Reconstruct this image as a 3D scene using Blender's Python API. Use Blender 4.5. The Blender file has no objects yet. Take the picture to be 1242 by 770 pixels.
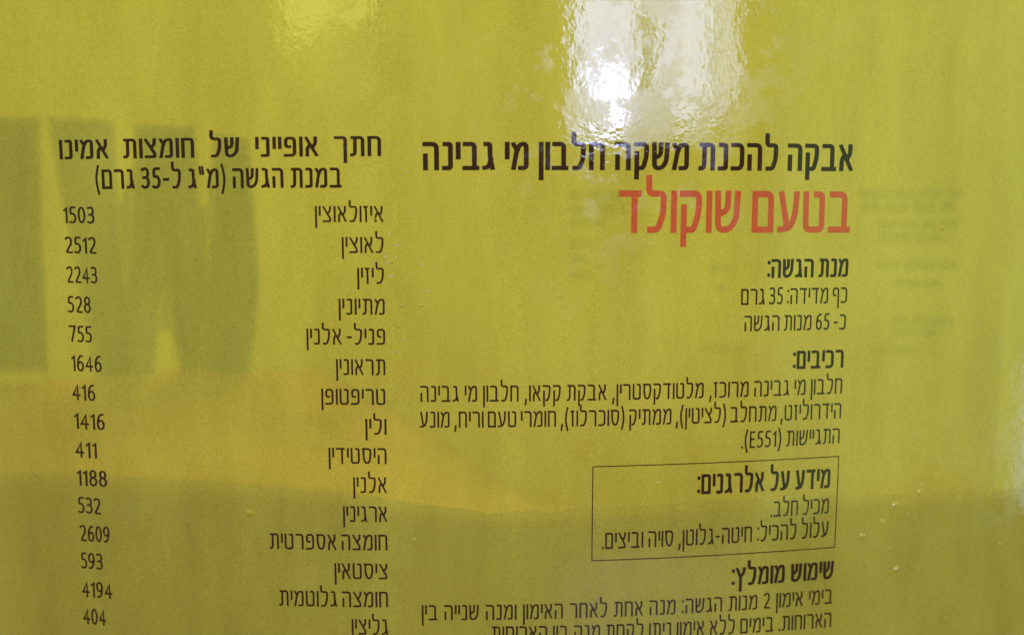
import bpy, math, random
from mathutils import Vector, noise
random.seed(7)
C = bpy.context.scene.collection
sc = bpy.context.scene

# ------------------------------------------------------------------ camera
HC = 0.21                      # height of the lens above the table
cam_d = bpy.data.cameras.new('camera')
cam = bpy.data.objects.new('camera', cam_d); C.objects.link(cam)
cam_d.sensor_fit = 'HORIZONTAL'; cam_d.sensor_width = 36.0
cam_d.lens = 1063.77 / 1242 * 36.0
cam_d.clip_start = 0.01; cam_d.clip_end = 50
cam.location = (0.0098, -0.18, HC)
cam.rotation_euler = (math.pi/2 - 0.10651, 0, -0.01665)
cam_d.dof.use_dof = True; cam_d.dof.focus_distance = 0.184
cam_d.dof.aperture_fstop = cam_d.lens / 4.4
sc.camera = cam

# ------------------------------------------------------------------ world, view
w = bpy.data.worlds.new('World'); sc.world = w; w.use_nodes = True
w.node_tree.nodes['Background'].inputs[0].default_value = (1.0, 0.95, 0.86, 1)
w.node_tree.nodes['Background'].inputs[1].default_value = 0.21
sc.view_settings.view_transform = 'Standard'; sc.view_settings.look = 'None'
sc.view_settings.exposure = 0.0; sc.view_settings.gamma = 1.0
sc.cycles.use_denoising = True
sc.cycles.max_bounces = 12; sc.cycles.transparent_max_bounces = 12
sc.cycles.caustics_reflective = False; sc.cycles.caustics_refractive = False

# ------------------------------------------------------------------ lamps: the panes of the window that the film mirrors, plus lamps added for tint and fill
def lamp(name, loc, rot, sx, sy, radiance, col):
    d = bpy.data.lights.new(name, 'AREA'); d.shape = 'RECTANGLE'; d.size = sx; d.size_y = sy
    d.energy = radiance * math.pi * sx * sy; d.color = col
    o = bpy.data.objects.new(name, d); C.objects.link(o)
    o.location = loc; o.rotation_euler = rot
    return o
lamp('window_and_added_light', (0.346, -1.2, HC + 0.338), (math.pi/2, 0, 0), 0.177, 0.387, 17, (0.53, 0.58, 1.0))
lamp('window_and_added_light', (0.564, -1.2, HC + 0.357), (math.pi/2, 0, 0), 0.171, 0.387, 15.5, (0.53, 0.58, 1.0))
lamp('window_and_added_light', (0.699, -1.2, HC + 0.310), (math.pi/2, 0, 0), 0.048, 0.278, 11, (0.53, 0.58, 1.0))
lamp('window_and_added_light', (0.348, -1.18, HC + 0.191), (math.pi/2, 0, 0), 0.077, 0.086, 44, (0.53, 0.58, 1.0))  # small brighter lamp added for the white hot spot in the glare
lamp('added_green_light', (2.387, -1.25, HC + -0.206), (math.pi/2, 0, 0), 3.005, 1.789, 0.75, (0.22, 1.0, 0.4))  # large dim lamp added to tint the right side green
lamp('window_and_added_light', (2.958, -1.2, HC + -1.110), (math.pi/2, 0, 0), 0.890, 1.430, 3.0, (0.53, 0.58, 1.0))  # lamp added so that its reflection whitens the right edge
lamp('added_yellow_light', (-0.373, -1.2, HC + 0.354), (math.pi/2, 0, 0), 0.248, 0.128, 4.4, (1.0, 0.97, 0.2))  # pair of yellow lamps added to make the mirrored patch at upper left
lamp('added_yellow_light', (-0.371, -1.2, HC + 0.234), (math.pi/2, 0, 0), 0.226, 0.021, 3.2, (1.0, 0.97, 0.2))
lamp('added_back_light', (-.15, .75, HC + 1.05), (math.radians(-38), 0, 0), 1.0, .9, 16.0, (1.0, .95, .85))  # unseen lamp added to light the far wall and powder top from behind
lamp('added_top_light', (-.1, -.75, HC + 1.25), (math.radians(32), 0, 0), 1.0, .6, 7.5, (1.0, .96, .88))  # unseen overhead lamp added to brighten the front face and powder top

# ------------------------------------------------------------------ lettering: every glyph as pen strokes in a box of height 1
G = {   # glyph: (box width, [(points, corner radius), ...])
 'א': (.50, [([(0,1),(.5,0)],0), ([(.46,1),(.46,.70),(.31,.42)],.1), ([(.17,.62),(.04,.40),(.03,0)],.1)]),
 'ב': (.54, [([(.02,1),(.43,1),(.43,0)],.16), ([(0,0),(.54,0)],0)]),
 'ג': (.36, [([(.06,1),(.25,1),(.26,.45),(.36,0)],.09), ([(.29,.36),(.20,.06),(0,0)],.10)]),
 'ד': (.50, [([(0,1),(.5,1)],0), ([(.38,1),(.38,0)],0)]),
 'ה': (.52, [([(0,1),(.52,1),(.52,0)],.2), ([(.02,.52),(.02,0)],0)]),
 'ו': (0, [([(0,1),(0,0)],0)]),
 'ז': (.20, [([(0,1),(.20,1)],0), ([(.09,1),(.13,.6),(.13,0)],.1)]),
 'ח': (.52, [([(.01,1),(.01,0)],0), ([(0,1),(.52,1),(.52,0)],.18)]),
 'ט': (.52, [([(0,1),(.01,0),(.52,0),(.52,1),(.33,1)],.15)]),
 'י': (0, [([(0,1),(0,.45)],0)]),
 'כ': (.44, [([(0,1),(.44,1),(.44,0),(0,0)],.24)]),
 'ך': (.48, [([(0,1),(.48,1),(.48,-.33)],.14)]),
 'ל': (.45, [([(.0,1.36),(.0,1),(.45,1),(.43,.42),(.28,0),(.05,0)],.14)]),
 'ם': (.50, [([(.0,1),(.0,0)],0), ([(0,1),(.5,1),(.5,0)],.15), ([(0,0),(.5,0)],0)]),
 'מ': (.56, [([(.0,1),(.14,.74)],0), ([(0,0),(.13,.72),(.28,1),(.56,1),(.56,0),(.30,0)],.16)]),
 'נ': (.30, [([(.04,1),(.3,1),(.3,0),(0,0)],.09)]),
 'ן': (0, [([(0,1),(0,-.36)],0)]),
 'ס': (.54, [([(0,1),(.54,1),(.54,.42),(.42,0),(.16,0),(.04,.42),(.04,1)],.2)]),
 'ע': (.50, [([(.03,1),(.20,.14)],0), ([(.5,1),(.47,.45),(.33,.06),(0,0)],.2)]),
 'פ': (.48, [([(.22,.50),(.02,.50),(.02,1),(.48,1),(.48,0),(0,0)],.2)]),
 'ף': (.48, [([(.22,.50),(.02,.50),(.02,1),(.48,1),(.48,-.33)],.2)]),
 'צ': (.48, [([(0,1),(.46,.20),(.46,0),(0,0)],.06), ([(.47,1),(.46,.76),(.28,.52)],.12)]),
 'ץ': (.50, [([(0,1),(.24,.42),(.24,-.33)],.1), ([(.49,1),(.47,.74),(.27,.50)],.12)]),
 'ק': (.50, [([(0,1),(.5,1),(.48,.46),(.34,0),(.22,0)],.17), ([(.04,.62),(.04,-.33)],0)]),
 'ר': (.46, [([(0,1),(.46,1),(.46,0)],.18)]),
 'ש': (.60, [([(0,1),(.02,0),(.36,0),(.56,.28),(.6,1)],.18), ([(.31,1),(.30,.56),(.03,.42)],.14)]),
 'ת': (.56, [([(.04,1),(.56,1),(.56,0)],.18), ([(.17,1),(.16,.12),(.09,0),(0,0)],.08)]),
 '1': (.19, [([(0,.80),(.19,1),(.19,0)],0)]),
 '2': (.42, [([(.01,.90),(.12,1),(.30,1),(.40,.84),(.38,.58),(.02,0),(.42,0)],.12)]),
 '3': (.40, [([(.02,.96),(.13,1),(.30,1),(.38,.86),(.37,.62),(.25,.53),(.10,.53)],.1), ([(.10,.53),(.29,.53),(.40,.40),(.40,.14),(.27,0),(.10,0),(0,.05)],.13)]),
 '4': (.46, [([(.33,0),(.33,1),(0,.29),(.46,.29)],0)]),
 '5': (.38, [([(.36,1),(.05,1),(.03,.56),(.24,.60),(.38,.44),(.38,.16),(.25,0),(.08,0),(0,.04)],.12)]),
 '6': (.42, [([(.37,.98),(.24,1),(.07,.78),(.01,.40),(.02,.16),(.12,0),(.30,0),(.42,.15),(.42,.42),(.31,.58),(.15,.58),(.02,.42)],.13)]),
 '7': (.42, [([(0,1),(.42,1),(.14,0)],0)]),
 'E': (.34, [([(.34,1),(0,1),(0,0),(.34,0)],0), ([(0,.53),(.30,.53)],0)]),
 '(': (.16, [([(.16,1.22),(.0,.75),(0,.20),(.16,-.28)],.35)]),
 ')': (.16, [([(0,1.22),(.16,.75),(.16,.20),(0,-.28)],.35)]),
 '-': (.24, [([(0,.46),(.24,.46)],0)]),
 '.': (0, [([(0,0),(0,.03)],0)]),
 ':': (0, [([(0,.08),(0,.11)],0), ([(0,.86),(0,.89)],0)]),
 ',': (.08, [([(.08,.05),(.0,-.26)],0)]),
 '״': (.24, [([(0,1.12),(.06,.76)],0), ([(.18,1.12),(.24,.76)],0)]),
}
def oval(cx, cy, rx, ry, n=22):
    return [(cx + rx*math.cos(2*math.pi*i/n + .1), cy + ry*math.sin(2*math.pi*i/n + .1)) for i in range(n)]
CLOSED = {'0': (.42, [oval(.21, .5, .21, .5)]), '8': (.42, [oval(.21, .77, .18, .23), oval(.21, .27, .21, .27)])}
G['9'] = (.42, [([(.42-x, 1-y) for x, y in G['6'][1][0][0]], .13)])

def rounded(pts, r):
    if r <= 0 or len(pts) < 3: return list(pts)
    out = [pts[0]]
    for a, b, c in zip(pts, pts[1:], pts[2:]):
        la = math.dist(a, b); lc = math.dist(b, c)
        k1 = min(r, la*.5); k2 = min(r, lc*.5)
        p = (b[0]+(a[0]-b[0])*k1/la, b[1]+(a[1]-b[1])*k1/la)
        q = (b[0]+(c[0]-b[0])*k2/lc, b[1]+(c[1]-b[1])*k2/lc)
        for i in range(7):
            t = i/6
            out.append(((1-t)**2*p[0]+2*t*(1-t)*b[0]+t*t*q[0], (1-t)**2*p[1]+2*t*(1-t)*b[1]+t*t*q[1]))
    out.append(pts[-1])
    cl = [out[0]]
    for p in out[1:]:
        if math.dist(p, cl[-1]) > 1e-4: cl.append(p)
    return cl

def stroke(pts, tv, th, closed=False):
    """left and right edge of a pen stroke: tv = width of a vertical, th = width of a horizontal"""
    n = len(pts); L = []; R = []
    def dirn(a, b):
        d = math.dist(a, b) or 1e-9
        return ((b[0]-a[0])/d, (b[1]-a[1])/d)
    P = list(pts)
    if not closed:
        d0 = dirn(P[1], P[0]); d1 = dirn(P[-2], P[-1])
        P[0] = (P[0][0]+d0[0]*tv/2, P[0][1]+d0[1]*th/2)
        P[-1] = (P[-1][0]+d1[0]*tv/2, P[-1][1]+d1[1]*th/2)
    for i in range(n):
        if closed: a, b = dirn(P[i-1], P[i]), dirn(P[i], P[(i+1) % n])
        else:
            a = dirn(P[i-1], P[i]) if i else None
            b = dirn(P[i], P[i+1]) if i < n-1 else None
            a = a or b; b = b or a
        na = (-a[1]*tv/2, a[0]*th/2); nb = (-b[1]*tv/2, b[0]*th/2)
        ua = (-a[1], a[0]); ub = (-b[1], b[0])
        m = (ua[0]+ub[0], ua[1]+ub[1]); l = math.hypot(*m) or 1e-9; m = (m[0]/l, m[1]/l)
        k = 1/max(.35, m[0]*ua[0]+m[1]*ua[1])
        o = (m[0]*tv/2*k, m[1]*th/2*k)
        L.append((P[i][0]+o[0], P[i][1]+o[1])); R.append((P[i][0]-o[0], P[i][1]-o[1]))
    return L, R

STYLE = {'reg': (.134, .116, .150), 'num': (.136, .115, .100), 'semi': (.175, .140, .135), 'bold': (.200, .155, .115), 'red': (.165, .150, .115)}

def glyph(ch, style):
    """(advance box width, list of (L, R, closed))"""
    tv, th, _ = STYLE['reg' if ch in '״()' else style]
    closed = ch in CLOSED
    wd, st = (CLOSED if closed else G)[ch]
    W_ = wd + tv*.75
    dig = ch.isdigit() or ch == 'E'
    S = 1.08 if dig else 1.0
    def mp(p):
        x = tv/2 + (p[0]/wd*(W_-tv) if wd else 0)
        y = p[1]*S
        if y > S: y = y - th/2
        elif y < 0: y = y + th/2
        else: y = th/2 + p[1]*(S-th)
        return (x, y)
    lo = min(0, -.36 if ch in 'ןךףץק' else 0); out = []
    for s in st:
        pts, r = (s, 0) if closed else s
        pts = [mp(p) for p in (pts if closed else rounded(pts, r))]
        L, R = stroke(pts, tv, th, closed)
        if ch not in '(),״.:-':
            hi = 1.36 if ch == 'ל' else S
            f = lambda p: (p[0], max(lo, min(hi, p[1])))
            L = [f(p) for p in L]; R = [f(p) for p in R]
        out.append((L, R, closed))
    return W_, out

def visual(s):
    """right-to-left line as it stands on the label, left to right (digits keep their order, brackets mirror)"""
    r = s[::-1]; out = ''; run = ''
    for ch in r + '\0':
        if ch.isdigit() or ch == 'E': run = ch + run; continue
        out += run; run = ''
        out += {'(': ')', ')': '('}.get(ch, ch)
    return out.rstrip('\0')

RC = 0.4823                    # radius of the bulging front face
def on_face(s, h, lift=0.0):
    """label coordinates (metres along the face, metres above the lens) to world"""
    a = s / RC
    return ((RC+lift)*math.sin(a), RC - (RC+lift)*math.cos(a), HC + h)

def line_mesh(V, F, spec):
    txt, sl, hl, sr, hr, H, style, space = spec
    gap = STYLE[style][2]
    txt = visual(txt); x = 0; items = []
    for i, ch in enumerate(txt):
        if ch == ' ': x += space - gap; continue
        wd, st = glyph(ch, style); items.append((x, st)); x += wd + gap
    total = x - gap
    k = 0
    span = sr - sl; slope = (hr - hl)/span
    for x0, st in items:
        for L, R, closed in st:
            k += 1; lift = .00004 + .00001*(k % 3)
            b = len(V)
            for p, q in zip(L, R):
                for u in (p, q):
                    s = sl + (x0+u[0])/total*span
                    h = hl + slope*(s-sl) + u[1]*H
                    V.append(on_face(s/1000, h/1000, lift))
            n = len(L)
            for i in range(n if closed else n-1):
                j = (i+1) % n
                F.append((b+2*i, b+2*i+1, b+2*j+1, b+2*j))

# lines of print: (text, left s, left h, right s, right h, letter height, style, word space), millimetres on the face
TEXT = {
    'product_title': [
        ('אבקה להכנת משקה חלבון מי גבינה', -5.30, 10.70, 85.78, 11.03, 5.66, 'bold', 0.41),
    ],
    'flavour_title': [
        ('בטעם שוקולד', 34.74, -1.93, 85.72, -1.92, 8.72, 'red', 0.33),
    ],
    'serving_text': [
        ('מנת הגשה:', 67.13, -11.45, 85.74, -11.38, 3.99, 'bold', 0.36),
        ('כף מדידה: 35 גרם', 61.45, -17.12, 85.74, -17.02, 3.41, 'reg', 0.36),
        ('כ- 65 מנות הגשה', 62.31, -22.72, 85.68, -22.78, 3.34, 'reg', 0.36),
    ],
    'ingredients_text': [
        ('רכיבים:', 73.65, -31.13, 85.50, -31.15, 3.97, 'bold', 0.42),
        ('חלבון מי גבינה מרוכז, מלטודקסטרין, אבקת קקאו, חלבון מי גבינה', -6.30, -36.87, 85.43, -36.85, 3.40, 'reg', 0.44),
        ('הידרוליזט, מתחלב (לציטין), ממתיק (סוכרלוז), חומרי טעם וריח, מונע', -6.43, -42.34, 85.43, -42.33, 3.42, 'reg', 0.34),
        ('התגיישות (E551).', 62.44, -48.12, 85.32, -47.92, 3.42, 'reg', 0.42),
    ],
    'allergen_text': [
        ('מידע על אלרגנים:', 52.78, -57.84, 83.46, -57.90, 4.42, 'bold', 0.42),
        ('מכיל חלב.', 69.62, -63.67, 83.36, -63.66, 3.46, 'reg', 0.42),
        ('עלול להכיל: חיטה-גלוטן, סויה וביצים.', 32.06, -69.18, 83.47, -69.00, 3.57, 'reg', 0.42),
    ],
    'usage_text': [
        ('שימוש מומלץ:', 61.10, -78.80, 85.19, -78.80, 4.17, 'bold', 0.42),
        ('בימי אימון 2 מנות הגשה: מנה אחת לאחר האימון ומנה שנייה בין', -6.49, -84.27, 85.13, -84.53, 3.38, 'reg', 0.5),
        ('הארוחות. בימים ללא אימון ניתן לקחת מנה בין הארוחות', 8.42, -89.19, 85.08, -90.03, 3.42, 'reg', 0.44),
    ],
    'table_heading': [
        ('חתך אופייני של חומצות אמינו', -81.77, 13.28, -13.63, 13.54, 4.00, 'semi', 0.77),
        ('במנת הגשה (מ״ג ל-35 גרם)', -73.95, 7.11, -21.77, 7.25, 4.03, 'semi', 0.4),
    ],
    'amino_acid_name': [
        ('איזולאוצין', -27.39, 0.30, -13.41, 0.30, 3.27, 'reg', 0.36),
        ('לאוצין', -22.01, -5.99, -13.43, -5.99, 3.28, 'reg', 0.36),
        ('ליזין', -18.96, -12.29, -13.44, -12.29, 3.30, 'reg', 0.36),
        ('מתיונין', -22.93, -18.66, -13.40, -18.66, 3.32, 'reg', 0.36),
        ('פניל- אלנין', -29.78, -24.88, -13.41, -24.88, 3.33, 'reg', 0.36),
        ('תראונין', -23.73, -31.24, -13.48, -31.24, 3.35, 'reg', 0.36),
        ('טריפטופן', -26.97, -37.50, -13.57, -37.50, 3.37, 'reg', 0.36),
        ('ולין', -17.84, -43.84, -13.52, -43.84, 3.38, 'reg', 0.36),
        ('היסטידין', -25.72, -50.09, -13.51, -50.09, 3.40, 'reg', 0.36),
        ('אלנין', -20.63, -56.35, -13.60, -56.35, 3.41, 'reg', 0.36),
        ('ארגינין', -22.91, -62.66, -13.59, -62.66, 3.43, 'reg', 0.36),
        ('חומצה אספרטית', -38.86, -68.83, -13.62, -68.83, 3.45, 'reg', 0.36),
        ('ציסטאין', -25.01, -75.19, -13.66, -75.19, 3.46, 'reg', 0.36),
        ('חומצה גלוטמית', -37.13, -81.41, -13.67, -81.41, 3.48, 'reg', 0.36),
        ('גליצין', -21.57, -87.57, -13.72, -87.57, 3.49, 'reg', 0.36),
    ],
    'amino_acid_value': [
        ('1503', -81.65, 0.11, -74.60, 0.01, 3.22, 'num', 0.3),
        ('2512', -81.66, -6.18, -74.53, -6.28, 3.24, 'num', 0.3),
        ('2243', -81.63, -12.41, -74.65, -12.52, 3.25, 'num', 0.3),
        ('528', -81.77, -18.73, -76.44, -18.83, 3.27, 'num', 0.3),
        ('755', -81.79, -25.00, -76.56, -25.10, 3.28, 'num', 0.3),
        ('1646', -81.62, -31.29, -74.65, -31.40, 3.30, 'num', 0.3),
        ('416', -81.80, -37.57, -76.47, -37.68, 3.31, 'num', 0.3),
        ('1416', -81.68, -43.85, -74.61, -43.95, 3.32, 'num', 0.3),
        ('411', -81.81, -50.14, -76.77, -50.25, 3.34, 'num', 0.3),
        ('1188', -81.78, -56.38, -74.74, -56.49, 3.35, 'num', 0.3),
        ('532', -81.87, -62.52, -76.56, -62.63, 3.37, 'num', 0.3),
        ('2609', -81.78, -68.81, -74.76, -68.92, 3.38, 'num', 0.3),
        ('593', -81.90, -75.02, -76.76, -75.13, 3.40, 'num', 0.3),
        ('4194', -81.99, -81.50, -74.85, -81.61, 3.41, 'num', 0.3),
        ('404', -82.07, -87.70, -76.66, -87.82, 3.43, 'num', 0.3),
    ],
}
BACK_I = [(-127.1, 26.5), (-111.0, 27.0), (-111.9, -6.3), (-112.4, -39.0), (-130.7, -38.2)]
BACK_W = [(-107.7, 27.1), (-96.1, 27.0), (-93.3, 26.2), (-93.1, 4.7), (-91.9, -16.5), (-91.4, -18.1), (-89.8, -6.4), (-87.7, 15.8), (-86.8, 25.7), (-73.1, 25.5), (-72.5, 4.8), (-71.1, -16.1), (-70.3, -16.1), (-68.9, 4.8), (-66.9, 23.8), (-59.2, 22.4), (-58.2, 4.8), (-57.3, -15.8), (-58.8, -29.7), (-61.0, -42.6), (-77.3, -42.1), (-79.8, -29.3), (-81.5, -17.8), (-82.3, -17.8), (-84.5, -29.2), (-86.3, -42.5), (-99.3, -42.1), (-102.8, -13.0), (-106.2, 11.2)]
BACK_PANEL = [(-20.3, -18.8), (33.0, -18.9), (36.3, -30.2), (39.8, -46.9), (-20.7, -46.9)]
BACK_BARS = [(30.0, 8.6, 46.6, 7.0), (30.0, 4.9, 46.2, 3.3), (30.0, 1.2, 40.4, -0.2), (30.1, -4.8, 37.0, -6.2), (30.1, -9.0, 35.2, -10.4), (30.1, -13.7, 37.6, -15.1), (107.6, 8.7, 132.2, 7.2), (108.4, 5.4, 131.3, 3.7), (112.8, 0.7, 131.5, -0.6), (113.4, -2.8, 129.7, -4.1), (112.5, -10.4, 132.0, -11.5), (117.3, -15.3, 128.3, -16.2), (117.2, -25.1, 131.9, -26.5), (117.7, -28.3, 130.9, -29.2), (112.2, -33.5, 123.2, -34.2), (69.1, -11.7, 76.9, -12.8), (71.5, -17.0, 73.7, -18.1), (67.4, -34.5, 79.8, -35.2), (66.5, -46.4, 74.5, -47.2)]
FILL = [(-100.7, -55.3), (-88.4, -54.6), (-72.8, -54.5), (-57.8, -54.9), (-43.3, -55.6), (-22.2, -57.0), (-4.8, -58.9), (9.1, -60.1), (30.2, -59.8), (55.5, -58.8), (82.2, -59.4), (107.1, -60.3), (135.3, -61.5)]
BUBBLES = [(99.8, -63.0, 0.76), (96.8, -66.6, 0.59), (91.8, -69.5, 0.76), (101.0, -78.0, 0.76), (106.0, -60.4, 0.59), (97.5, -60.0, 0.42), (99.0, -73.0, 0.42), (-43.2, -61.1, 0.76), (-31.5, -50.9, 0.34), (-14.8, 0.9, 0.34), (-11.7, -7.8, 0.34), (-9.9, -16.7, 0.34), (-6.0, -16.7, 0.34), (-7.8, 2.5, 0.25), (-12.2, -20.9, 0.25), (-10.5, -21.1, 0.25), (108.5, -1.0, 0.68), (44.1, -55.1, 0.42), (129.3, -74.8, 0.51), (125.3, -62.6, 0.51), (110.8, -63.7, 0.34), (-7.8, -66.6, 0.34), (-11.2, -81.6, 0.34)]

# ------------------------------------------------------------------ materials
def new_mat(name):
    m = bpy.data.materials.new(name); m.use_nodes = True
    nt = m.node_tree; nt.nodes.clear()
    out = nt.nodes.new('ShaderNodeOutputMaterial')
    return m, nt, out
def N(nt, t, **kw):
    n = nt.nodes.new(t)
    for k, v in kw.items():
        if k.startswith('_'): setattr(n, k[1:], v)
        else: n.inputs[k.replace('__', ' ')].default_value = v
    return n
def film_gloss(nt):
    """normal and roughness of the clear film laid over the print: orange peel, scuffs, a few smooth patches"""
    ln = nt.links.new
    co = N(nt, 'ShaderNodeTexCoord')
    n1 = N(nt, 'ShaderNodeTexNoise', Scale=700, Detail=3, Roughness=.6)
    n2 = N(nt, 'ShaderNodeTexNoise', Scale=95, Detail=4, Roughness=.6)
    n3 = N(nt, 'ShaderNodeTexNoise', Scale=110, Detail=7, Roughness=.68)
    for n in (n1, n2, n3): ln(co.outputs['Object'], n.inputs['Vector'])
    patch = N(nt, 'ShaderNodeMapRange'); patch.inputs['From Min'].default_value = .50; patch.inputs['From Max'].default_value = .58
    ln(n3.outputs['Fac'], patch.inputs['Value'])
    rough = N(nt, 'ShaderNodeMapRange'); rough.inputs['To Min'].default_value = .03; rough.inputs['To Max'].default_value = .20
    ln(patch.outputs[0], rough.inputs['Value'])
    b1 = N(nt, 'ShaderNodeBump', Strength=.3, Distance=.00008)
    b2 = N(nt, 'ShaderNodeBump', Strength=.3, Distance=.00030)
    ln(n1.outputs['Fac'], b1.inputs['Height']); ln(n2.outputs['Fac'], b2.inputs['Height'])
    ln(b1.outputs[0], b2.inputs['Normal'])
    gl = N(nt, 'ShaderNodeBsdfGlossy'); gl.inputs['Color'].default_value = (1, 1, 1, 1)
    ln(rough.outputs[0], gl.inputs['Roughness']); ln(b2.outputs[0], gl.inputs['Normal'])
    fr = N(nt, 'ShaderNodeFresnel', IOR=1.47)      # a thin sheet reflects alike from both sides
    ge = N(nt, 'ShaderNodeNewGeometry'); io = N(nt, 'ShaderNodeMapRange')
    io.inputs['To Min'].default_value = 1.47; io.inputs['To Max'].default_value = 1/1.47
    ln(ge.outputs['Backfacing'], io.inputs['Value']); ln(io.outputs[0], fr.inputs['IOR'])
    return gl, fr
def ink(name, col):
    m, nt, out = new_mat(name); ln = nt.links.new
    gl, fr = film_gloss(nt)
    co = N(nt, 'ShaderNodeTexCoord')
    n = N(nt, 'ShaderNodeTexNoise', Scale=1400, Detail=2)
    ln(co.outputs['Object'], n.inputs['Vector'])
    mx = N(nt, 'ShaderNodeMix', _data_type='RGBA')
    mx.inputs['A'].default_value = (*[c*.8 for c in col], 1); mx.inputs['B'].default_value = (*[c*1.25 for c in col], 1)
    ln(n.outputs['Fac'], mx.inputs['Factor'])
    d = N(nt, 'ShaderNodeBsdfDiffuse'); ln(mx.outputs['Result'], d.inputs['Color'])
    mix = N(nt, 'ShaderNodeMixShader')
    ln(fr.outputs[0], mix.inputs[0]); ln(d.outputs[0], mix.inputs[1]); ln(gl.outputs[0], mix.inputs[2]); ln(mix.outputs[0], out.inputs['Surface'])
    return m
def plastic(name, col, tint, clear):
    m, nt, out = new_mat(name); ln = nt.links.new
    gl, fr = film_gloss(nt)
    co = N(nt, 'ShaderNodeTexCoord')
    n = N(nt, 'ShaderNodeTexNoise', Scale=26, Detail=6, Roughness=.65)
    mp = N(nt, 'ShaderNodeMapping'); mp.inputs['Scale'].default_value = (1.9, 1, .55)      # streaks run down the film
    ln(co.outputs['Object'], mp.inputs['Vector']); ln(mp.outputs[0], n.inputs['Vector'])
    f = N(nt, 'ShaderNodeTexNoise', Scale=2600, Detail=2); ln(co.outputs['Object'], f.inputs['Vector'])
    av = N(nt, 'ShaderNodeMix'); av.inputs['Factor'].default_value = .40
    ln(n.outputs['Fac'], av.inputs['A']); ln(f.outputs['Fac'], av.inputs['B'])
    mx = N(nt, 'ShaderNodeMix', _data_type='RGBA')
    mx.inputs['A'].default_value = (col[0]*.76, col[1]*.74, col[2]*.7, 1); mx.inputs['B'].default_value = (col[0]*1.22, col[1]*1.25, col[2]*1.35, 1)
    ct = N(nt, 'ShaderNodeMapRange'); ct.inputs['From Min'].default_value = .34; ct.inputs['From Max'].default_value = .66
    ln(av.outputs['Result'], ct.inputs['Value']); ln(ct.outputs[0], mx.inputs['Factor'])
    d = N(nt, 'ShaderNodeBsdfDiffuse'); t = N(nt, 'ShaderNodeBsdfTranslucent')
    ln(mx.outputs['Result'], d.inputs['Color']); ln(mx.outputs['Result'], t.inputs['Color'])
    dt = N(nt, 'ShaderNodeMixShader', Fac=.12); ln(d.outputs[0], dt.inputs[1]); ln(t.outputs[0], dt.inputs[2])
    tr = N(nt, 'ShaderNodeBsdfTransparent', Color=(*tint, 1))
    b = N(nt, 'ShaderNodeMixShader', Fac=clear); ln(dt.outputs[0], b.inputs[1]); ln(tr.outputs[0], b.inputs[2])
    mix = N(nt, 'ShaderNodeMixShader')
    ln(fr.outputs[0], mix.inputs[0]); ln(b.outputs[0], mix.inputs[1]); ln(gl.outputs[0], mix.inputs[2]); ln(mix.outputs[0], out.inputs['Surface'])
    return m
def powder_mat():
    m, nt, out = new_mat('cocoa_powder'); ln = nt.links.new
    co = N(nt, 'ShaderNodeTexCoord')
    a = N(nt, 'ShaderNodeTexNoise', Scale=1500, Detail=3); b = N(nt, 'ShaderNodeTexNoise', Scale=45, Detail=5, Roughness=.65)
    ln(co.outputs['Object'], a.inputs['Vector']); ln(co.outputs['Object'], b.inputs['Vector'])
    av = N(nt, 'ShaderNodeMix'); av.inputs['Factor'].default_value = .5
    ln(a.outputs['Fac'], av.inputs['A']); ln(b.outputs['Fac'], av.inputs['B'])
    r = N(nt, 'ShaderNodeValToRGB')
    r.color_ramp.elements[0].position = .3; r.color_ramp.elements[0].color = (*POWDER_DARK, 1)
    r.color_ramp.elements[1].position = .7; r.color_ramp.elements[1].color = (*POWDER_LIGHT, 1)
    ln(av.outputs['Result'], r.inputs['Fac'])
    d = N(nt, 'ShaderNodeBsdfDiffuse'); ln(r.outputs['Color'], d.inputs['Color']); ln(d.outputs[0], out.inputs['Surface'])
    return m
def plain(name, col, rough=.6):
    m, nt, out = new_mat(name)
    p = N(nt, 'ShaderNodeBsdfPrincipled', Roughness=rough); p.inputs['Base Color'].default_value = (*col, 1)
    co = N(nt, 'ShaderNodeTexCoord'); n = N(nt, 'ShaderNodeTexNoise', Scale=60, Detail=4)
    nt.links.new(co.outputs['Object'], n.inputs['Vector'])
    b = N(nt, 'ShaderNodeBump', Strength=.15, Distance=.001); nt.links.new(n.outputs['Fac'], b.inputs['Height'])
    nt.links.new(b.outputs[0], p.inputs['Normal']); nt.links.new(p.outputs[0], out.inputs['Surface'])
    return m
POWDER_DARK = (.25, .145, .03); POWDER_LIGHT = (.42, .26, .065)
M_BODY = plastic('yellow_plastic', (.69, .615, .082), (.95, .91, .25), .45)
M_INK = ink('dark_brown_ink', (.040, .016, .004)); M_RED = ink('red_ink', (.60, .105, .03))
M_BACK = plastic('dark_green_ink', (.07, .125, .035), (.5, .70, .2), .30); M_SOFT_EDGE = plastic('soft_edge_ink', (.10, .15, .04), (.85, .9, .3), .60); M_BACKLINE = plastic('green_print', (.38, .40, .06), (.72, .76, .22), .36)
M_POWDER = powder_mat()
M_TABLE = plain('dark_wood', (.10, .07, .05), .4)

# ------------------------------------------------------------------ mesh helper
def mesh(name, V, F, mat, parent=None, smooth=False):
    me = bpy.data.meshes.new(name); me.from_pydata(V, [], F); me.update()
    if smooth:
        for p in me.polygons: p.use_smooth = True
    me.materials.append(mat)
    o = bpy.data.objects.new(name, me); C.objects.link(o); o.parent = parent
    return o

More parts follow.
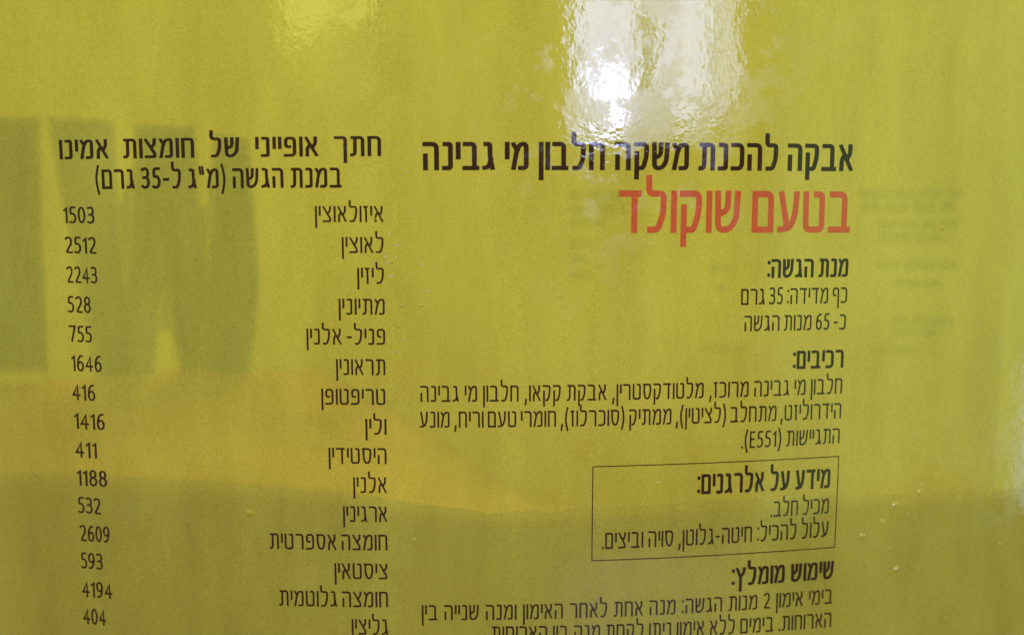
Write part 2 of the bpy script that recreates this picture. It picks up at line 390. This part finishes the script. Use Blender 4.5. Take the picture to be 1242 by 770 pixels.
# ------------------------------------------------------------------ what the container stands on
def slab(x0, x1, y0, y1, z0, z1, b=.004):
    V = []; F = []
    for z, i in ((z0, 0), (z1-b, 0), (z1, b)):
        V += [(x0+i, y0+i, z), (x1-i, y0+i, z), (x1-i, y1-i, z), (x0+i, y1-i, z)]
    F.append((3, 2, 1, 0)); F.append((8, 9, 10, 11))
    for r in (0, 4):
        for k in range(4): F.append((r+k, r+(k+1) % 4, r+4+(k+1) % 4, r+4+k))
    return V, F
V, F = slab(-.6, .6, -.35, .5, -.03, 0)
table = mesh('table_top', V, F, M_TABLE); table['kind'] = 'structure'

# ------------------------------------------------------------------ the container
tub = bpy.data.objects.new('plastic_container', None); C.objects.link(tub)
tub.empty_display_size = .05
tub['label'] = 'translucent yellow plastic container printed with dark Hebrew text and one red title line'
tub['category'] = 'container'

DEPTH = .07; XM = .145
def ring(inset=0.0, nf=110, nc=20):
    """outline of the container seen from above: bulging front and back, round ends"""
    a = math.asin(XM/RC); sag = RC - math.sqrt(RC*RC - XM*XM)
    r = (DEPTH/2 - sag)/math.cos(a); cx = XM - r*math.sin(a)
    P = []
    for i in range(nf+1):
        t = -a + 2*a*i/nf; P.append(((RC-inset)*math.sin(t), RC - (RC-inset)*math.cos(t)))
    for i in range(1, nc):
        t = a + (math.pi - 2*a)*i/nc - math.pi/2
        P.append((cx + (r-inset)*math.cos(t), DEPTH/2 + (r-inset)*math.sin(t)))
    for i in range(nf+1):
        t = a - 2*a*i/nf; P.append(((RC-inset)*math.sin(t), DEPTH - RC + (RC-inset)*math.cos(t)))
    for i in range(1, nc):
        t = a + (math.pi - 2*a)*i/nc + math.pi/2
        P.append((-cx + (r-inset)*math.cos(t), DEPTH/2 + (r-inset)*math.sin(t)))
    return P
V = []; F = []
levels = [(.002, .012), (.004, .007), (.008, .003), (.014, 0)] + [(.014 + .286*i/40, 0) for i in range(1, 41)]
levels += [(.304, .001), (.309, .0035), (.312, .007), (.313, .012)]
n = None
for z, ins in levels:
    P = ring(min(ins, .0135)); n = len(P)
    V += [(x, y, z) for x, y in P]
for k in range(len(levels)-1):
    for i in range(n):
        j = (i+1) % n; F.append((k*n+i, k*n+j, (k+1)*n+j, (k+1)*n+i))
F.append(tuple(range(n-1, -1, -1))); F.append(tuple((len(levels)-1)*n+i for i in range(n)))
body = mesh('body', V, F, M_BODY, tub, smooth=True)

# printing on the front face
def print_lines(name, specs, mat, parent, label=None):
    V = []; F = []
    for s in specs: line_mesh(V, F, s)
    o = mesh(name, V, F, mat, parent)
    if label: o['label'] = label
    return o
print_lines('product_title', TEXT['product_title'], M_INK, tub)
print_lines('flavour_title', TEXT['flavour_title'], M_RED, tub, 'red flavour title')
h = print_lines('table_heading', TEXT['table_heading'], M_INK, tub)
for block, head in (('serving_text', 'serving_heading'), ('ingredients_text', 'ingredients_heading'), ('usage_text', 'usage_heading')):
    p = print_lines(head, TEXT[block][:1], M_INK, tub)
    for s in TEXT[block][1:]: print_lines('text_line', [s], M_INK, p)
# ruled box round the allergen note
BOX = [(29.95, -51.09), (85.31, -50.87), (85.18, -71.51), (29.94, -71.67)]
V = []; F = []
hw = .10
for a, b in zip(BOX, BOX[1:] + BOX[:1]):
    d = math.dist(a, b); u = ((b[0]-a[0])/d, (b[1]-a[1])/d); nn = 24; b0 = len(V)
    for i in range(nn+1):
        t = -hw/d + (1+2*hw/d)*i/nn; c = (a[0]+(b[0]-a[0])*t, a[1]+(b[1]-a[1])*t)
        for k in (-1, 1):
            V.append(on_face((c[0]-u[1]*hw*k)/1000, (c[1]+u[0]*hw*k)/1000, .00005 + (.00001 if abs(u[0]) > .5 else 0)))
    for i in range(nn): F.append((b0+2*i, b0+2*i+1, b0+2*i+3, b0+2*i+2))
boxo = mesh('allergen_frame', V, F, M_INK, tub)
print_lines('allergen_heading', TEXT['allergen_text'][:1], M_INK, boxo)
for s in TEXT['allergen_text'][1:]: print_lines('text_line', [s], M_INK, boxo)
for s in TEXT['amino_acid_name']: print_lines('row_name', [s], M_INK, tub)
for s in TEXT['amino_acid_value']: print_lines('row_value', [s], M_INK, tub)

# printing on the far wall, seen through the plastic
def on_back(x, z, lift):
    x /= 1000
    return (x, DEPTH - RC + math.sqrt((RC-lift)**2 - x*x), HC + z/1000)
def back_shape(name, pts, mat, lift=.0004):
    import bmesh
    bm = bmesh.new(); bm.faces.new([bm.verts.new((x, z, 0)) for x, z in pts])
    bmesh.ops.triangulate(bm, faces=bm.faces[:])
    for k in range(14):    # slice so that the print follows the curve of the wall
        x = -140 + 20*k
        bmesh.ops.bisect_plane(bm, geom=bm.verts[:]+bm.edges[:]+bm.faces[:], plane_co=(x, 0, 0), plane_no=(1, 0, 0))
    bm.verts.index_update()
    V = [on_back(v.co.x, v.co.y, lift) for v in bm.verts]; F = [tuple(v.index for v in f.verts) for f in bm.faces]
    bm.free()
    return mesh(name, V, F, mat, tub)
def grown(pts, d):
    A = sum(a[0]*b[1]-b[0]*a[1] for a, b in zip(pts, pts[1:]+pts[:1])); sg = 1 if A > 0 else -1; out = []
    for a, b, c in zip(pts[-1:]+pts[:-1], pts, pts[1:]+pts[:1]):
        u = ((b[0]-a[0])/math.dist(a, b), (b[1]-a[1])/math.dist(a, b)); v = ((c[0]-b[0])/math.dist(b, c), (c[1]-b[1])/math.dist(b, c))
        m = (u[1]+v[1], -u[0]-v[0]); l = math.hypot(*m) or 1; m = (m[0]/l, m[1]/l); k = 1/max(.6, m[0]*u[1]-m[1]*u[0])
        out.append((b[0]+sg*d*k*m[0], b[1]+sg*d*k*m[1]))
    return out
for P_ in (BACK_I, BACK_W):   # stamped letters, with thinner outer layers added to imitate a blurred edge
    o = back_shape('back_letter', grown(P_, -.7), M_BACK, .0004)
    for d_, l_ in ((.1, .0006), (.9, .0008)):
        e = back_shape('soft_edge', grown(P_, d_), M_SOFT_EDGE, l_); e.parent = o
for xa, xb in ((0, 60), (60, 90), (90, 140)):
    V = []; F = []
    for x0, z1, x1, z0 in BACK_BARS:
        if not xa <= x0 < xb: continue
        x = x0; rr = random.Random(int(x0*10+z1*77)); z1 += .5; z0 -= .7
        while x < x1:
            wd = min(rr.uniform(3.0, 8.0), x1-x); b = len(V)
            V += [on_back(x, z0, .0004), on_back(x+wd, z0, .0004), on_back(x+wd, z1, .0004), on_back(x, z1, .0004)]
            F.append((b, b+1, b+2, b+3)); x += wd + rr.uniform(.6, 1.0)
    mesh('back_small_print', V, F, M_BACKLINE, tub)

# flecks of dust and lint on the film
M_DUST = plain('pale_dust', (.62, .58, .40), .8)
def fleck(s, h, r):
    V = [on_face(s/1000, h/1000, .00003 + .00035*r)]; F = []; rr = random.Random(int(s*100)); ns = 7
    a = rr.uniform(0, 3)
    for i in range(ns):
        t_ = 2*math.pi*i/ns; q = r*rr.uniform(.6, 1.2); u, v = q*1.5*math.cos(t_), q*.7*math.sin(t_)
        V.append(on_face((s+u*math.cos(a)-v*math.sin(a))/1000, (h+u*math.sin(a)+v*math.cos(a))/1000, .00003))
    for i in range(ns): F.append((0, 1+i, 1+(i+1) % ns))
    mesh('dust_fleck', V, F, M_DUST, tub, smooth=True)
rd = random.Random(21)
for k in range(44):
    if k < 16: fleck(rd.gauss(-11, 3.2), rd.gauss(-8, 14), rd.uniform(.10, .24))
    elif k < 24: fleck(rd.gauss(100, 8), rd.gauss(-66, 9), rd.uniform(.08, .18))
    else: fleck(rd.uniform(-95, 128), rd.uniform(-85, 20), rd.uniform(.06, .15))

# air bubbles caught under the film
for s, hh, r in BUBBLES:
    r *= 1.3
    V = []; F = []; nr, ns = 5, 16
    V.append(on_face(s/1000, hh/1000, .00030*r))
    for k in range(1, nr+1):
        q = k/nr
        for i in range(ns):
            t = 2*math.pi*i/ns; w_ = 1 + .12*math.sin(2*t+s) + .08*math.sin(3*t+hh)
            V.append(on_face((s+r*q*w_*math.cos(t))/1000, (hh+r*q*w_*math.sin(t))/1000, .00030*r*(math.cos(math.pi*q)*.5+.5) + .00001))
    for i in range(ns): F.append((0, 1+i, 1+(i+1) % ns))
    for k in range(nr-1):
        for i in range(ns): F.append((1+k*ns+i, 1+(k+1)*ns+i, 1+(k+1)*ns+(i+1) % ns, 1+k*ns+(i+1) % ns))
    mesh('air_bubble', V, F, M_BODY, tub, smooth=True)

# ------------------------------------------------------------------ the powder inside
def fill_h(s):
    f = FILL
    if s <= f[0][0]: return f[0][1]
    for a, b in zip(f, f[1:]):
        if s <= b[0]: return a[1] + (b[1]-a[1])*(s-a[0])/(b[0]-a[0])
    return f[-1][1]
V = []; F = []
NX, NY, NZ = 560, 26, 60
XP = .1435; IN = .0012
def front_y(x): return RC - math.sqrt((RC-IN)**2 - x*x)
def back_y(x): return DEPTH - RC + math.sqrt((RC-IN)**2 - x*x)
def nz(x, y, k): return noise.noise(Vector((x*k, y*k, 3.1)))
rows_ = []
ZB = .0145
for j in range(NZ+NY+1):
    for i in range(NX+1):
        x = -XP + 2*XP*i/NX
        s = RC*math.asin(x/RC)*1000
        top = HC + fill_h(s)/1000 + .0007*nz(x, 0, 220) + .0006*nz(x, .3, 700) + .0005*nz(x, .7, 90)
        # to the right the heap has slumped away from the front wall, to the left it is pressed against it
        k_ = min(1, max(0, (x+.035)/.06)); drop = .001*k_*k_*(3-2*k_); ztop = top; top -= drop
        k2 = min(1, max(0, (x+.050)/.085))      # and its far side lies lower there
        if j < NZ:
            z = ZB + (top-ZB)*j/NZ
            y = front_y(x) + .0002*(1+nz(x, z, 300))
        else:
            q = (j-NZ)/NY
            y = front_y(x) + .0001 + (back_y(x)-front_y(x)-.0001)*q
            zb = HC - .0415 - .040*k2*k2*(3-2*k2) + .002*nz(x, .9, 60)
            z = max(top, ztop) + (zb-max(top, ztop))*q**(1-.5*k2) - drop*max(0, 1-q/.55)**2 + .0012*nz(x, y, 120)*min(1, q*4) + .0006*nz(x, y, 420)*min(1, q*4)
        V.append((x, y, z))
for j in range(NZ+NY):
    for i in range(NX):
        a = j*(NX+1)+i; F.append((a, a+1, a+NX+2, a+NX+1))
powder = mesh('protein_powder', V, F, M_POWDER, None, smooth=True)
powder['label'] = 'light brown powder filling the lower part of the yellow container'
powder['category'] = 'powder'
# dust of the powder clinging to the inside of the far wall, thinning out upwards
def dust_mat():
    m, nt, out = new_mat('clinging_dust'); ln = nt.links.new
    co = N(nt, 'ShaderNodeTexCoord'); sp = N(nt, 'ShaderNodeSeparateXYZ'); ln(co.outputs['Object'], sp.inputs[0])
    n = N(nt, 'ShaderNodeTexNoise', Scale=38, Detail=5, Roughness=.6); ln(co.outputs['Object'], n.inputs['Vector'])
    wz = N(nt, 'ShaderNodeMath', _operation='MULTIPLY_ADD'); wz.inputs[1].default_value = .030; ln(n.outputs['Fac'], wz.inputs[0]); ln(sp.outputs['Z'], wz.inputs[2])
    r = N(nt, 'ShaderNodeMapRange', _interpolation_type='SMOOTHSTEP')
    r.inputs['From Min'].default_value = HC - .062 + .015; r.inputs['From Max'].default_value = HC - .008 + .015
    r.inputs['To Min'].default_value = .55; r.inputs['To Max'].default_value = 0
    ln(wz.outputs[0], r.inputs['Value'])
    e = N(nt, 'ShaderNodeMapRange', _interpolation_type='SMOOTHSTEP')
    e.inputs['From Min'].default_value = -.062; e.inputs['From Max'].default_value = -.03; ln(sp.outputs['X'], e.inputs['Value'])
    mu = N(nt, 'ShaderNodeMath', _operation='MULTIPLY'); ln(r.outputs[0], mu.inputs[0]); ln(e.outputs[0], mu.inputs[1])
    d = N(nt, 'ShaderNodeBsdfDiffuse'); d.inputs['Color'].default_value = (.48, .33, .07, 1)
    tr = N(nt, 'ShaderNodeBsdfTransparent'); mx = N(nt, 'ShaderNodeMixShader')
    ln(mu.outputs[0], mx.inputs[0]); ln(tr.outputs[0], mx.inputs[1]); ln(d.outputs[0], mx.inputs[2]); ln(mx.outputs[0], out.inputs['Surface'])
    return m
V = []; F = []
for i in range(61):
    for k in range(9): V.append(on_back(-70 + 213*i/60, -84 + 80*k/8, .0011))
for i in range(60):
    for k in range(8): F.append((9*i+k, 9*i+k+1, 9*i+k+10, 9*i+k+9))
mesh('clinging_dust', V, F, dust_mat(), powder, smooth=True)
